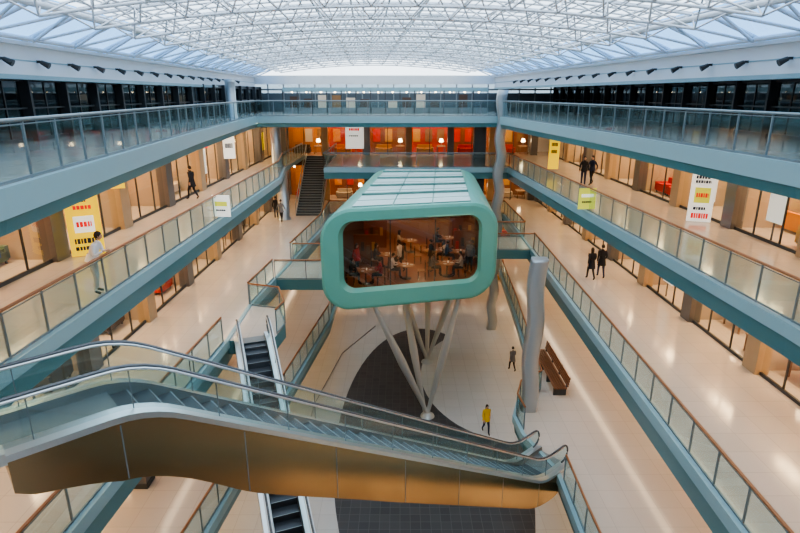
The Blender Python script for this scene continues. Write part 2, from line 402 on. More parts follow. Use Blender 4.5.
def end_shops(y, z0, h, xa, xb, seed):
    rnd = random.Random(seed); fr = MB(); fu = MB(); n = 6; bay = (xb - xa) / n
    for k in range(n + 1):
        x = xa + k * bay
        fr.box(x - 0.3, x + 0.3, y - 0.2, y + 0.2, z0, z0 + h, M['pier'] if k % 2 else M['pierg'])
    fr.box(xa, xb, y, y + 0.15, z0 + h - 0.6, z0 + h, M['brown'])
    for k in range(n):
        x = xa + k * bay
        fr.face([(x, y + 0.02, z0 + 0.1), (x + bay, y + 0.02, z0 + 0.1), (x + bay, y + 0.02, z0 + h - 0.6), (x, y + 0.02, z0 + h - 0.6)], M['shopglass'])
        fr.box(x + bay / 2 - 0.03, x + bay / 2 + 0.03, y - 0.02, y + 0.04, z0, z0 + h - 0.6, M['dgrey'])
        fr.face([(x, y + 2.8, z0), (x + bay, y + 2.8, z0), (x + bay, y + 2.8, z0 + h), (x, y + 2.8, z0 + h)], rnd.choice([WALLC[0], WALLC[2], WALLC[5], WALLC[2]]))
        sofa(fu, x + bay * 0.4, y + 1.2, z0, 0.7, rnd.choice(WARMF), math.pi / 2)
        tablelamp(fu, x + bay * 0.8, y + 1.2, z0)
        for q in range(3): fu.sphere((x + bay * (0.2 + 0.3 * q), y + 0.8, z0 + h - 0.8), 0.1, M['lamp'], nu=6, nv=4)
        for q in range(3): fu.box(x + bay * (0.12 + 0.3 * q), x + bay * (0.3 + 0.3 * q), y + 2.7, y + 2.76, z0 + 1.0, z0 + 2.2, rnd.choice(WARMF))
    fr.build('shopfront'); fu.build('shop_furniture_display')
    area('shop_ceiling_light', ((xa + xb) / 2, y + 1.4, z0 + h - 0.05), xb - xa - 1, 0.5, 480, (1, 0.62, 0.32))
for lv in range(4):
    end_shops(YE - 3.2, Z[lv], Z[lv + 1] - Z[lv] - 0.35, -10.8, 12.4, 40 + lv)

mb = MB(); mb.box(XL - 0.3, XL, Y0, YE, 0, 19.7, M['white']); mb.build('wall_left')
mb = MB(); mb.box(XR, XR + 0.3, Y0, YE, 0, 19.7, M['white']); mb.build('wall_right')
mb = MB(); mb.box(XL, XR, Y0 - 0.3, Y0, 0, 21, M['white']); mb.build('wall_near')
mb = MB(); mb.box(XL, XR, YE, YE + 0.3, 0, Z[4], M['white']); mb.build('wall_far')
mb = MB()
x = XL
while x < XR:
    mb.box(x - 0.05, x + 0.05, YE - .05, YE + 0.15, Z[4], 19.2, M['mgrey']); x += 1.5
mb.box(XL, XR, YE, YE + 0.15, Z[4], 18.1, WALLC[7])
mb.box(XL, XR, YE, YE + 0.15, 18.35, 18.5, M['mgrey'])
mb.box(XL, XR, YE - 0.1, YE + 0.25, 18.9, 19.7, M['white'])
mb.face([(XL, YE + 0.08, Z[4]), (XR, YE + 0.08, Z[4]), (XR, YE + 0.08, 19.2), (XL, YE + 0.08, 19.2)], M['dkglass'])
x = -10
rn = random.Random(5)
while x < 7.5:
    mb.box(x - 0.05, x + 0.05, 49.9, 50.0, Z[4], 18.3, M['dgrey'])
    if rn.random() < .8: mb.box(x + .2, x + 1.0, 52, 52.1, Z[4], Z[4] + rn.uniform(.9, 1.6), rn.choice([FURN[1], FURN[2], FURN[3], FURN[4], FURN[2]]))
    mb.sphere((x + .6, 51, 18.2), .08, M['lamp'], nu=6, nv=4)
    x += 1.25
mb.box(-10, 7.5, 49.9, 50.0, 18.2, 18.55, M['tealL']); mb.box(-10, 7.5, 49.9, 50, Z[4], Z[4] + .5, M['mgrey'])
mb.build('window_far')

# ------------------------------------------------------------ columns
def round_column(x, y, z0, z1, r, m, name='round_steel_column'):
    mb = MB(); mb.tube([(x, y, z0), (x, y, z0 + 0.15), (x, y, z0 + 0.16), (x, y, z1 - 0.2), (x, y, z1)], [r * 1.15, r * 1.15, r, r, r * 1.1], m, 24); mb.build(name)
round_column(-9.3, 44.2, Z[2], Z[3] - 0.35, 0.45, M['slab']); round_column(-9.6, 44.2, Z[3], Z[4] - 0.35, 0.4, M['slab'])
round_column(-12.0, 41.5, Z[4], 19.0, 0.35, M['slab'])
for y in (17.5, 27, 38):
    for lv in (0, 1):
        mb = MB(); mb.box(-9.85, -9.25, y - .3, y + .3, Z[lv], Z[lv + 1] - 0.35, M['pierg']); mb.box(-9.88, -9.22, y - .33, y + .33, Z[lv], Z[lv] + 0.2, M['dgrey']); mb.build('square_steel_column')
mb = MB(); mb.box(5.7, 6.6, 43.9, 44.7, Z[2], Z[3] - 0.35, M['dgrey']); mb.box(5.7, 6.6, 43.9, 44.7, Z[3], Z[4] - 0.36, M['dgrey']); mb.build('dark_lift_shaft_panel')

def wavy_column(x, y, z0, z1, w, amp, wl, thick=0.3, ph=0.0):
    mb = MB(); n = 48; rows = []
    for k in range(n + 1):
        t = k / n; z = z0 + (z1 - z0) * t
        o = amp * math.sin(2 * math.pi * (z - z0) / wl + ph)
        rows.append((x + o, z))
    i0 = len(mb.v)
    for (cx, z) in rows:
        for j in range(16):
            a = 2 * math.pi * j / 16
            mb.v.append((cx + w * math.copysign(abs(math.cos(a)) ** 0.35, math.cos(a)), y + thick * math.copysign(abs(math.sin(a)) ** 0.35, math.sin(a)), z))
    for k in range(n):
        for j in range(16):
            mb.f.append((i0 + k * 16 + j, i0 + k * 16 + (j + 1) % 16, i0 + (k + 1) * 16 + (j + 1) % 16, i0 + (k + 1) * 16 + j)); mb.m.append(mb.mi(M['slab'])); mb.sm.append(True)
    mb.f.append(tuple(i0 + n * 16 + j for j in range(16))); mb.m.append(0); mb.sm.append(False)
    mb.build('wavy_steel_column')
wavy_column(5.85, 22.6, Z[1], 11.4, 0.34, 0.06, 3.4)
wavy_column(7.3, 41.5, 0, 18.3, 0.36, 0.10, 2.6)

# ------------------------------------------------------------ roof
rf = MB(); gz = MB()
def gl_(s, y): return (-11.3 - 0.045 * y) if s < 0 else (13.2 - 0.075 * y)
def re_(s, y): return gl_(s, y) - s * 2.1
nx = 14
def rz_(f): return CZ + 2.5 + 0.75 * (1 - (2 * f - 1) ** 2)
def RP(f, y, dz=0.0):
    a, b = re_(-1, y), re_(1, y); return Vector((a + (b - a) * f, y, rz_(f) + dz))
fs = [k / nx for k in range(nx + 1)]
ys = [Y0 + 3.0 * k for k in range(int((YE - Y0) / 3) + 1)]
for yi, y in enumerate(ys):
    for a, b in zip(fs[:-1], fs[1:]):
        rf.tube([RP(a, y), RP(b, y)], 0.055, M['whitet'], 5, False)
    bf = [(k + 0.5) / nx for k in range(nx)]
    if y + 3 > YE: continue
    for a, b in zip(bf[:-1], bf[1:]):
        rf.tube([RP(a, y + 1.5, -0.7), RP(b, y + 1.5, -0.7)], 0.045, M['whitet'], 5, False)
    for k, c in enumerate(bf):
        for f2, py in ((fs[k], y), (fs[k + 1], y), (fs[k], y + 3), (fs[k + 1], y + 3)):
            rf.tube([RP(c, y + 1.5, -0.7), RP(f2, py)], 0.03, M['whitet'], 4, False)
for f in fs: rf.tube([RP(f, Y0), RP(f, YE)], 0.045, M['whitet'], 5, False)
for a, b in zip(fs[:-1], fs[1:]):
    gz.face([RP(a, Y0, .1), RP(b, Y0, .1), RP(b, YE, .1), RP(a, YE, .1)], M['roofglass'])
    for c in (a + (b - a) / 3, a + (b - a) * 2 / 3):
        rf.tube([RP(c, Y0, .05), RP(c, YE, .05)], 0.028, M['whitet'], 4, False)
y = Y0
while y < YE:
    for a, b in zip(fs[:-1], fs[1:]): rf.tube([RP(a, y, .05), RP(b, y, .05)], 0.035, M['whitet'], 4, False)
    y += 1.0
rf.build('roof_space_frame'); gz.build('ceiling')

for s in (-1, 1):
    g = MB()
    def gp(o, y, z): return Vector((gl_(s, y) + s * o, y, CZ + z))
    def strip(o1, z1, o2, z2, m): g.face([gp(o1, Y0, z1), gp(o1, YE, z1), gp(o2, YE, z2), gp(o2, Y0, z2)], m)
    strip(0, .55, 0, 1.5, M['white']); strip(0, .55, .5, .55, M['tealL']); strip(-.15, 1.5, -.15, 1.62, M['white']); strip(-.15, 1.5, 0, 1.5, M['white']); strip(-.15, 1.62, .6, 1.62, M['white']); strip(.5, .55, .5, 1.62, M['white'])
    strip(-.02, .46, -.02, .60, M['tealL']); strip(-.02, .46, .5, .46, M['tealL']); strip(-.02, 1.02, -.02, 1.06, M['tealL'])
    xo = XL if s < 0 else XR
    for zz in (.66, .8): g.face([gp(.4, Y0, zz), gp(.4, YE, zz), (xo, YE, CZ + zz), (xo, Y0, CZ + zz)], M['white'])
    g.build('roof_edge_girder')
    f = 0 if s < 0 else 1; c = MB()
    c.face([gp(0, Y0, 1.62), gp(0, YE - .2, 1.62), RP(f, YE - .2, .1), RP(f, Y0, .1)], M['blueglass'])
    c.build('window_clerestory')
    t = MB(); y = Y0
    def tp(y): return RP(f, y, -.2) + Vector((-s * .25, 0, 0))
    while y < YE - 2.6:
        t.tube([gp(0, y, 1.62), RP(f, y)], 0.07, M['whitet'], 6, False)
        t.tube([gp(-.35, y, 1.62), tp(y + 1.3)], 0.05, M['whitet'], 6, False)
        t.tube([gp(-.35, y + 2.6, 1.62), tp(y + 1.3)], 0.05, M['whitet'], 6, False)
        y += 2.6
    t.tube([tp(Y0), tp(YE)], 0.10, M['whitet'], 8, False)
    t.tube([gp(-.35, Y0, 1.68), gp(-.35, YE, 1.68)], 0.08, M['whitet'], 8, False)
    t.build('roof_edge_truss')
    sp = MB(); y = 6
    while y < 50:
        x0 = gl_(s, y)
        sp.box(x0 - s * 0.14, x0, y - 0.04, y + 0.04, CZ + 1.0, CZ + 1.08, M['dgrey'])
        sp.tube([(x0 - s * 0.14, y, CZ + 1.03), (x0 - s * 0.38, y + 0.04, CZ + 0.90)], [0.07, 0.11], M['dgrey'], 10)
        y += 2.0
    sp.build('girder_spotlight_row')

# ------------------------------------------------------------ escalators
def escalator(name, T, B, zt, zb, tl, bl, side_mat, depth=1.05, W=1.6, ext=0.0, R=0.36, deep=0.0):
    T = Vector((*T, 0)); B = Vector((*B, 0)); d = (B - T); L = d.length; d.normalize()
    n = Vector((d.y, -d.x, 0))
    def zf(s, win=1.1):
        a = 0; K = 13
        for k in range(K):
            q = min(max((s + (k / (K - 1) - 0.5) * win) / L, 0), 1); a += zt + (zb - zt) * q
        return a / K
    def P(s, off, z): 
        p = T + d * s + n * off; return Vector((p.x, p.y, z))
    root = empty(name, (0, 0, 0))
    S = []; s = -tl
    while s < L + bl: S.append(s); s += 0.25
    S.append(L + bl)
    keys = [(-tl, .48), (-tl + .25, .62), (-tl + .6, .70), (-.6, .84 + deep * .3), (2.0, 1 + deep), (5.5, 1 + deep * .75), (L - .5, 1.0), (L + bl * .45, .85), (L + bl, .45)]
    def belly(s):
        for (a, ea), (b, eb) in zip(keys[:-1], keys[1:]):
            if s <= b + 1e-6:
                t = max(0, (s - a) / (b - a)); t = t * t * (3 - 2 * t) if 0.5 < b < 6 else t
                return zf(s, 2.2) - depth * (ea + (eb - ea) * t)
        return zf(s) - depth * .45
    b = MB()
    h = W / 2
    for a, c in zip(S[:-1], S[1:]):
        for o in (-h, h):
            b.face([P(a, o, belly(a)), P(c, o, belly(c)), P(c, o, zf(c) + 0.05), P(a, o, zf(a) + 0.05)], side_mat, True)
        b.face([P(a, -h, belly(a)), P(c, -h, belly(c)), P(c, h, belly(c)), P(a, h, belly(a))], side_mat, True)
    for e in (S[0], S[-1]): b.face([P(e, -h, belly(e)), P(e, h, belly(e)), P(e, h, zf(e)), P(e, -h, zf(e))], side_mat)
    s = -tl + 1.6
    while s < L + bl - 1:
        for o in (-h - .004, h + .004):
            b.face([P(s, o, belly(s) + .02), P(s + .025, o, belly(s + .025) + .02), P(s + .025, o, zf(s + .025)), P(s, o, zf(s))], M['mgrey'])
        s += 2.2
    b.build('truss_cladding', root)
    k = MB()
    for sg in (-1, 1):
        for a, c in zip(S[:-1], S[1:]):
            for (o1, z1, o2, z2, m) in ((h + 0.02, 0.04, h + 0.02, 0.16, M['steel']), (h + 0.02, 0.16, h - 0.30, 0.20, M['steel']), (h - 0.30, 0.20, h - 0.32, -0.05, M['mgrey'])):
                k.face([P(a, sg * o1, zf(a) + z1), P(c, sg * o1, zf(c) + z1), P(c, sg * o2, zf(c) + z2), P(a, sg * o2, zf(a) + z2)], m)
    if ext:
        for sg in (-1, 1):
            k.obox(P(-tl - ext / 2 + .2, sg * (h - .14), zt + 0.1), d * (ext / 2 - .2), n * .16, (0, 0, .1), M['steel'])
    k.build('deck_skirting', root)
    st = MB(); s = 0.0 - 0.4
    while s < L + 0.4:
        z = zf(s + 0.2)
        c = P(s + 0.2, 0, z - 0.14)
        st.obox(c, d * 0.2, n * (h - 0.33), (0, 0, 0.14), M['step'])
        st.obox(P(s + 0.39, 0, z + 0.003), d * 0.012, n * (h - 0.33), (0, 0, 0.004), M['stepedge'])
        s += 0.4
    for (a, c, z) in ((-tl - ext, -0.35, zt + .02), (L + 0.35, L + bl, zb)):
        st.obox(P((a + c) / 2, 0, z - 0.0), d * abs(c - a) / 2, n * (h - 0.3), (0, 0, 0.015), M['mgrey'])
    st.build('steps', root)
    g = MB(); hr = MB()
    SS = []; s = -tl - ext + 0.4
    while s < L + bl - 0.4: SS.append(s); s += 0.25
    SS.append(L + bl - 0.4)
    for sg in (-1, 1):
        o = sg * (h - 0.15); Sg = SS
        for i, (a, c) in enumerate(zip(Sg[:-1], Sg[1:])):
            g.face([P(a, o, zf(a) + 0.18), P(c, o, zf(c) + 0.18), P(c, o, zf(c) + 0.95), P(a, o, zf(a) + 0.95)], M['glass'])
            if i % 6 == 0: g.obox(P(a, o, zf(a) + 0.55), d * 0.008, n * 0.012, (0, 0, 0.36), M['steelp'])
        pts = []
        s0 = Sg[0]; s1 = Sg[-1]
        for q in range(9):
            t = math.pi * (1.5 - q / 8); pts.append(P(s0 + R * math.cos(t), o, zf(s0) + 1.0 - R + R * math.sin(t)))
        for q in Sg: pts.append(P(q, o, zf(q) + 1.0))
        for q in range(9):
            t = math.pi * (0.5 - q / 8); pts.append(P(s1 + R * math.cos(t), o, zf(s1) + 1.0 - R + R * math.sin(t)))
        hr.tube(pts, 0.036, M['hrail'], 8)
        for so in (-.045, .045):
            hr.tube([p + n * so - Vector((0, 0, 0.035)) for p in pts[8:-8]], 0.026, M['steel'], 6)
        for sgn, sx in ((-1, s0), (1, s1)):
            fan = [P(sx, o, zf(sx) + 0.2)] + [P(sx + sgn * R * math.sin(math.pi * q / 8), o, zf(sx) + 1.0 - R - R * math.cos(math.pi * q / 8)) for q in range(9)]
            g.face(fan, M['glass'])
    g.build('glass_balustrade', root); hr.build('handrails', root)
    return root
nn = Vector((0.690, -0.724))
escalator('escalator', (-5.5 + 0.8 * nn.x, 9.85 + 0.8 * nn.y), (4.25 + 0.8 * nn.x, 18.55 + 0.8 * nn.y), Z[3], Z[1], 2.1, 1.7, M['bronze'], 1.1, ext=1.5, deep=.33)
escalator('escalator', (-5.75, 20.4), (-3.1, 13.4), Z[2], Z[1], 0.9, 1.0, M['white'], 0.9, 1.5)
def stairs(x0, x1, ya, yb, z0, z1):
    mb = MB(); n = 24
    for k in range(n):
        y = ya + (yb - ya) * k / n; z = z0 + (z1 - z0) * (k + 1) / n
        mb.box(x0, x1, y, y + (yb - ya) / n + 0.02, z - 0.06, z, M['mgrey'])
        mb.box(x0, x1, y, y + 0.02, z - (z1 - z0) / n, z - 0.05, M['dgrey'])
    for x in (x0, x1):
        mb.obox((x, (ya + yb) / 2, (z0 + z1) / 2), (0.04, 0, 0), (0, (yb - ya) / 2, (z1 - z0) / 2), (0, 0, 0.2), M['slab'])
        mb.tube([(x, ya, z0 + 1), (x, yb, z1 + 1)], 0.04, M['steelp'], 8)
        for k in range(0, n + 1, 4):
            y = ya + (yb - ya) * k / n; z = z0 + (z1 - z0) * k / n; mb.box(x - 0.02, x + 0.02, y - 0.02, y + 0.02, z, z + 1, M['steelp'])
    mb.build('staircase')
stairs(-8.6, -6.5, 45.5, 52.4, Z[2], Z[3])

# ------------------------------------------------------------ pavilion
pav = empty('suspended_restaurant_pavilion')
FL, FR, BL, BR = Vector((-3.7, 24.9, 0)), Vector((4.9, 27.2, 0)), Vector((-2.3, 39, 0)), Vector((5.5, 39, 0))
ZB, ZT = 8.0, 13.0; HW = 4.4
def PM(w, z, t):
    s = (w / HW + 1) / 2
    p = FL.lerp(FR, s).lerp(BL.lerp(BR, s), t); return Vector((p.x, p.y, z))
def rrect(hw, z0, z1, r, n=10):
    pts = []
    for (cx, cz, a0) in ((hw - r, z1 - r, 0), (-hw + r, z1 - r, 90), (-hw + r, z0 + r, 180), (hw - r, z0 + r, 270)):
        for k in range(n + 1):
            a = math.radians(a0 + 90 * k / n); pts.append((cx + r * math.cos(a), cz + r * math.sin(a)))
    return pts
def band(mb, A, ta, B_, tb, m):
    n = len(A)
    for k in range(n):
        a, b = A[k], A[(k + 1) % n]; c, d_ = B_[(k + 1) % n], B_[k]
        mb.face([PM(a[0], a[1], ta), PM(b[0], b[1], ta), PM(c[0], c[1], tb), PM(d_[0], d_[1], tb)], m, True)
O = rrect(HW, ZB, ZT, 1.45); O1 = rrect(HW - 0.03, ZB + 0.03, ZT - 0.03, 1.42); O2 = rrect(HW - 0.16, ZB + 0.16, ZT - 0.16, 1.30)
I1 = rrect(HW - 0.86, ZB + 0.88, ZT - 0.60, 0.72); I2 = rrect(HW - 1.0, ZB + 1.0, ZT - 0.72, 0.62)
mb = MB()
band(mb, O, 0.012, O, 1.0, M['green']); band(mb, O, 0.012, O1, 0.004, M['green']); band(mb, O1, 0.004, O2, 0.0, M['green'])
band(mb, O2, 0.0, I1, 0.0, M['green']); band(mb, I1, 0.0, I2, 0.03, M['green'])
mb.face([PM(p[0], p[1], 1.0) for p in O], M['green'])
mb.build('shell', pav)
mb = MB(); J = rrect(HW - 0.5, ZB + 0.5, ZT - 0.4, 0.9)
band(mb, J, 0.035, J, 0.96, M['brown']); mb.face([PM(p[0], p[1], 0.96) for p in J], WALLC[2]); band(mb, I2, 0.03, J, 0.035, M['brown'])
FZ = ZB + 0.85
mb.face([PM(-HW + 0.5, FZ, 0.035), PM(HW - 0.5, FZ, 0.035), PM(HW - 0.5, FZ, 0.96), PM(-HW + 0.5, FZ, 0.96)], M['orangefl'])
for q in range(6):
    a = PM(-3.3 + q * 1.1, FZ + 1.0, 0.95); b = PM(-2.5 + q * 1.1, FZ + 2.6, 0.95)
    mb.box(a.x, b.x, a.y - .05, a.y, a.z, b.z, WARMF[(q * 5) % 6])
for t in (0.36, 0.62):
    for w in (-3.0, 3.0):
        p = PM(w, FZ, t); mb.box(p.x - .7, p.x + .7, p.y - .05, p.y + .05, FZ, FZ + 1.7, WALLC[2])
        for q in range(4): mb.box(p.x - .6 + q * .3, p.x - .42 + q * .3, p.y - .12, p.y - .05, FZ + .6 + .2 * (q % 2), FZ + 1.1 + .2 * (q % 2), FURN[(q * 2) % 9])
mb.build('interior_lining', pav)
mb = MB(); mb.face([PM(p[0], p[1], 0.028) for p in I2], M['pavglass'])
mb.build('front_window', pav)
mb = MB()
for w in (-1.13, 1.13):
    a = PM(w, ZB + 1.0, 0.031); b = PM(w, ZT - 0.72, 0.031); mb.tube([a, b], 0.03, M['dgrey'], 6)
for k in range(9):
    t0 = 0.02 + k * 0.108; t1 = t0 + 0.1
    for (wa, wb) in ((-2.9, -1.0), (-0.94, 0.94), (1.0, 2.9)):
        q = [PM(wa, ZT + 0.05, t0), PM(wb, ZT + 0.05, t0), PM(wb, ZT + 0.05, t1), PM(wa, ZT + 0.05, t1)]
        mb.face(q, M['greenL'])
        for a, b in zip(q, q[1:] + q[:1]): mb.face([a, b, b - Vector((0, 0, 0.06)), a - Vector((0, 0, 0.06))], M['greenD'])
    if k % 2 == 1:
        a = PM(-2.9, ZT + 0.09, t1 + 0.004); b = PM(2.9, ZT + 0.09, t1 + 0.004); mb.tube([a, b], 0.08, M['greenD'], 6)
mb.build('roof_panels', pav)
mb = MB()
def leg(a, b, r0=0.11, r1=0.23):
    a = Vector(a); b = Vector(b); mb.tube([a.lerp(b, t) for t in (0, 0.1, 0.5, 0.9, 1)], [r0, r0 * 1.15, r1, r0 * 1.3, r0], M['leg'], 12)
B1 = (1.6, 28.7, 0.2)
leg(B1, (-1.3, 25.9, ZB + 0.05)); leg(B1, (3.1, 27.4, ZB + 0.05)); leg((1.45, 28.9, 0.2), (0.1, 29.0, ZB + 0.05))
B2 = (1.9, 35.6, 0.2)
leg(B2, (-0.6, 33.4, ZB + 0.05)); leg(B2, (4.2, 34.2, ZB + 0.05)); leg(B2, (2.0, 38.0, ZB + 0.05))
for b in (B1, B2): mb.tube([(b[0], b[1], 0.03), (b[0], b[1], 0.12), (b[0], b[1], 0.3)], [0.42, 0.38, 0.14], M['leg'], 20)
mb.build('splayed_legs', pav)
mb = MB()
for t in (0.2, 0.45, 0.7):
    for w in (-2.4, -0.8, 0.8, 2.4):
        p = PM(w, ZT - 0.95, t); mb.tube([p, p + Vector((0, 0, 0.5))], 0.012, M['dgrey'], 4); mb.sphere(p, 0.06, M['lamp'], nu=8, nv=6)
p0 = PM(-2.5, FZ, 0.8); p1 = PM(2.5, FZ, 0.8); mb.obox((p0 + p1) / 2 + Vector((0, 0, 0.55)), (p1 - p0) / 2, (0, 0.35, 0), (0, 0, 0.55), M['tablew'])
mb.build('pendant_lamps_and_bar', pav)
c = PM(0, ZT - 0.55, 0.4); area('pavilion_ceiling_light', c, 5, 10, 300, (1, 0.62, 0.34))

# ------------------------------------------------------------ people
def seg_dist(p, a, b):
    ab = b - a; t = max(0, min(1, (p - a).dot(ab) / max(ab.length_squared, 1e-9))); return (p - (a + ab * t)).length

BASE = dict(pelvis=(0, 0, .95), waist=(0, 0, 1.10), chest=(0, 0.0, 1.32), nb=(0, -.01, 1.47), neck=(0, .01, 1.56),
            shL=(-.17, -.01, 1.43), elL=(-.25, -.03, 1.14), wrL=(-.25, .06, .90),
            shR=(.17, -.01, 1.43), elR=(.25, -.03, 1.14), wrR=(.25, .06, .90),
            hiL=(-.09, 0, .90), knL=(-.10, .02, .50), anL=(-.10, -.03, .09), toL=(-.11, .13, .045),
            hiR=(.09, 0, .90), knR=(.10, .02, .50), anR=(.10, -.03, .09), toR=(.11, .13, .045))
RAD = dict(pelvis=(.155, .115), waist=(.135, .10), chest=(.165, .115), nb=(.075, .07), neck=(.052, .052), sh=(.066, .066), el=(.047, .047), wr=(.030, .030),
           hi=(.092, .10), kn=(.060, .062), an=(.040, .045), to=(.040, .032))
EDG = [('pelvis', 'waist', 't'), ('waist', 'chest', 't'), ('chest', 'nb', 't'), ('nb', 'neck', 'n'), ('chest', 'shL', 't'), ('shL', 'elL', 'a'), ('elL', 'wrL', 'a'),
       ('chest', 'shR', 't'), ('shR', 'elR', 'a'), ('elR', 'wrR', 'a'), ('pelvis', 'hiL', 'l'), ('hiL', 'knL', 'l'), ('knL', 'anL', 'l'), ('anL', 'toL', 's'),
       ('pelvis', 'hiR', 'l'), ('hiR', 'knR', 'l'), ('knR', 'anR', 'l'), ('anR', 'toR', 's')]
WALK = dict(knL=(-.10, .16, .52), anL=(-.10, .20, .10), toL=(-.10, .36, .05), knR=(.10, -.04, .50), anR=(.10, -.28, .16), toR=(.10, -.16, .045),
            elL=(-.25, -.16, 1.17), wrL=(-.25, -.10, .93), elR=(.25, .10, 1.16), wrR=(.24, .26, .98))
LEAN = dict(waist=(0, .04, 1.10), chest=(0, .14, 1.30), nb=(0, .2, 1.43), neck=(0, .24, 1.51), shL=(-.17, .17, 1.38), shR=(.17, .17, 1.38),
            elL=(-.24, .20, 1.14), wrL=(-.10, .40, 1.20), elR=(.24, .20, 1.14), wrR=(.10, .40, 1.22), knR=(.12, .10, .50), anR=(.13, .02, .09), toR=(.15, .18, .045))
SIT = dict(pelvis=(0, 0, .55), waist=(0, .01, .70), chest=(0, .04, .92), nb=(0, .05, 1.07), neck=(0, .08, 1.15), shL=(-.17, .04, 1.03), shR=(.17, .04, 1.03),
           elL=(-.25, .16, .80), wrL=(-.14, .34, .82), elR=(.25, .16, .80), wrR=(.14, .36, .84),
           hiL=(-.09, .02, .52), knL=(-.12, .44, .52), anL=(-.12, .40, .10), toL=(-.12, .56, .045), hiR=(.09, .02, .52), knR=(.12, .44, .52), anR=(.12, .44, .10), toR=(.12, .60, .045))
def person(name, loc, rz_, pose={}, top='cloth_black', bottom='cloth_navy', hair='hair', coat=0.0, longhair=False, scale=1.0, turn=0.0):
    J = {k: Vector(v) for k, v in BASE.items()}
    for k, v in pose.items(): J[k] = Vector(v)
    root = empty(name, loc, rz_); root.scale = (scale,) * 3
    names = list(J.keys()); vs = [J[k] for k in names]
    me = bpy.data.meshes.new('tmp'); me.from_pydata(vs, [(names.index(a), names.index(b)) for a, b, _ in EDG], [])
    ob = bpy.data.objects.new('tmp', me); COL.objects.link(ob)
    md = ob.modifiers.new('s', 'SKIN'); md.use_smooth_shade = True
    sv = me.skin_vertices[0].data
    for i, k in enumerate(names):
        r = RAD.get(k) or RAD[k[:2]]
        sv[i].radius = r; sv[i].use_root = (k == 'pelvis')
    ms = ob.modifiers.new('u', 'SUBSURF'); ms.levels = 2; ms.render_levels = 2
    deps = bpy.context.evaluated_depsgraph_get()
    em = bpy.data.meshes.new_from_object(ob.evaluated_get(deps)); em.name = 'body'
    bpy.data.objects.remove(ob)
    em.materials.clear()
    for m in (M[top], M[bottom], M['skin'], M['shoe']): em.materials.append(m)
    key = {'t': 0, 'a': 0, 'n': 2, 'l': 1, 's': 3}
    for p in em.polygons:
        c = p.center; best = None; bd = 9
        for a, b, t in EDG:
            dd = seg_dist(c, J[a], J[b]) - (0.06 if t == 't' else 0)
            if dd < bd: bd = dd; best = t
        p.material_index = key[best]; p.use_smooth = True
    bo = bpy.data.objects.new('body', em); COL.objects.link(bo); bo.parent = root
    mb = MB(); nk = J['neck']; hc = nk + Vector((0, 0.025, 0.115))
    R = Matrix.Rotation(turn, 3, 'Z')
    i0 = len(mb.v); nu, nv = 16, 12
    for a in range(nv + 1):
        th = math.pi * a / nv
        for b in range(nu):
            ph = 2 * math.pi * b / nu
            x = .075 * math.sin(th) * math.cos(ph); y = .093 * math.sin(th) * math.sin(ph); z = .118 * math.cos(th)
            if z < -0.02: x *= 1 - 2.6 * (-z - .02); y = y * (1 - 1.2 * (-z - .02)) + .012
            mb.v.append(tuple(hc + R @ Vector((x, y, z))))
    for a in range(nv):
        for b in range(nu):
            mb.f.append((i0 + a * nu + b, i0 + (a + 1) * nu + b, i0 + (a + 1) * nu + (b + 1) % nu, i0 + a * nu + (b + 1) % nu)); mb.m.append(mb.mi(M['skin'])); mb.sm.append(True)
    def hp(x, y, z): return hc + R @ Vector((x, y, z))
    mb.tube([hp(0, .088, .012), hp(0, .108, -.022), hp(0, .092, -.034)], [.007, .014, .010], M['skin'], 6)
    for q in (-1, 1):
        mb.sphere(hp(q * .03, .083, .008), .010, M['eye'], nu=6, nv=4)
        mb.sphere(hp(q * .076, 0, -.008), .026, M['skin'], (0.35, .7, 1.1), nu=6, nv=5)
    mb.tube([hp(-.022, .090, -.058), hp(0, .096, -.058), hp(.022, .090, -.058)], .006, M['lip'], 5)
    i0 = len(mb.v)
    for a in range(9):
        th = math.pi * 0.62 * a / 8
        for b in range(nu):
            ph = 2 * math.pi * b / nu
            fr_ = max(0, math.sin(ph)); t2 = th * (1 - 0.42 * fr_)
            z = .130 * math.cos(t2)
            if longhair and a == 8 and fr_ < 0.3: z -= 0.14
            mb.v.append(tuple(hp(.086 * math.sin(t2) * math.cos(ph), .102 * math.sin(t2) * math.sin(ph) - .006, z + .002)))
    for a in range(8):
        for b in range(nu):
            mb.f.append((i0 + a * nu + b, i0 + (a + 1) * nu + b, i0 + (a + 1) * nu + (b + 1) % nu, i0 + a * nu + (b + 1) % nu)); mb.m.append(mb.mi(M[hair])); mb.sm.append(True)
    mb.build('head', root)
    mb = MB()
    for sd in 'LR':
        w = J['wr' + sd]; e = J['el' + sd]; dr = (w - e).normalized(); q = -1 if sd == 'L' else 1
        side = dr.cross(Vector((0, 0, 1)))
        side = Vector((0, 1, 0)) if side.length < .4 else side.normalized()
        side = (side - dr * side.dot(dr)).normalized(); nrm = dr.cross(side)
        mb.obox(w + dr * .045, dr * .05, side * .038, nrm * .014, M['skin'])
        mb.tube([w - dr * .03, w + dr * .02], [.029, .026], M['skin'], 8)
        curl = nrm * (-1 if (nrm.z > 0) else 1)
        for k, ln in enumerate((.062, .076, .080, .070)):
            o = side * (-.030 + .02 * k); b0 = w + dr * .085 + o
            mb.tube([b0, b0 + dr * ln * .5 + curl * .006, b0 + dr * ln * .85 + curl * .025, b0 + dr * ln * .95 + curl * .042], [.0095, .009, .008, .006], M['skin'], 6)
        b0 = w + dr * .03 + side * .035 * -1
        mb.tube([b0, b0 - side * .022 + dr * .03, b0 - side * .03 + dr * .058 + curl * .01], [.012, .010, .008], M['skin'], 6)
    mb.build('hands', root)
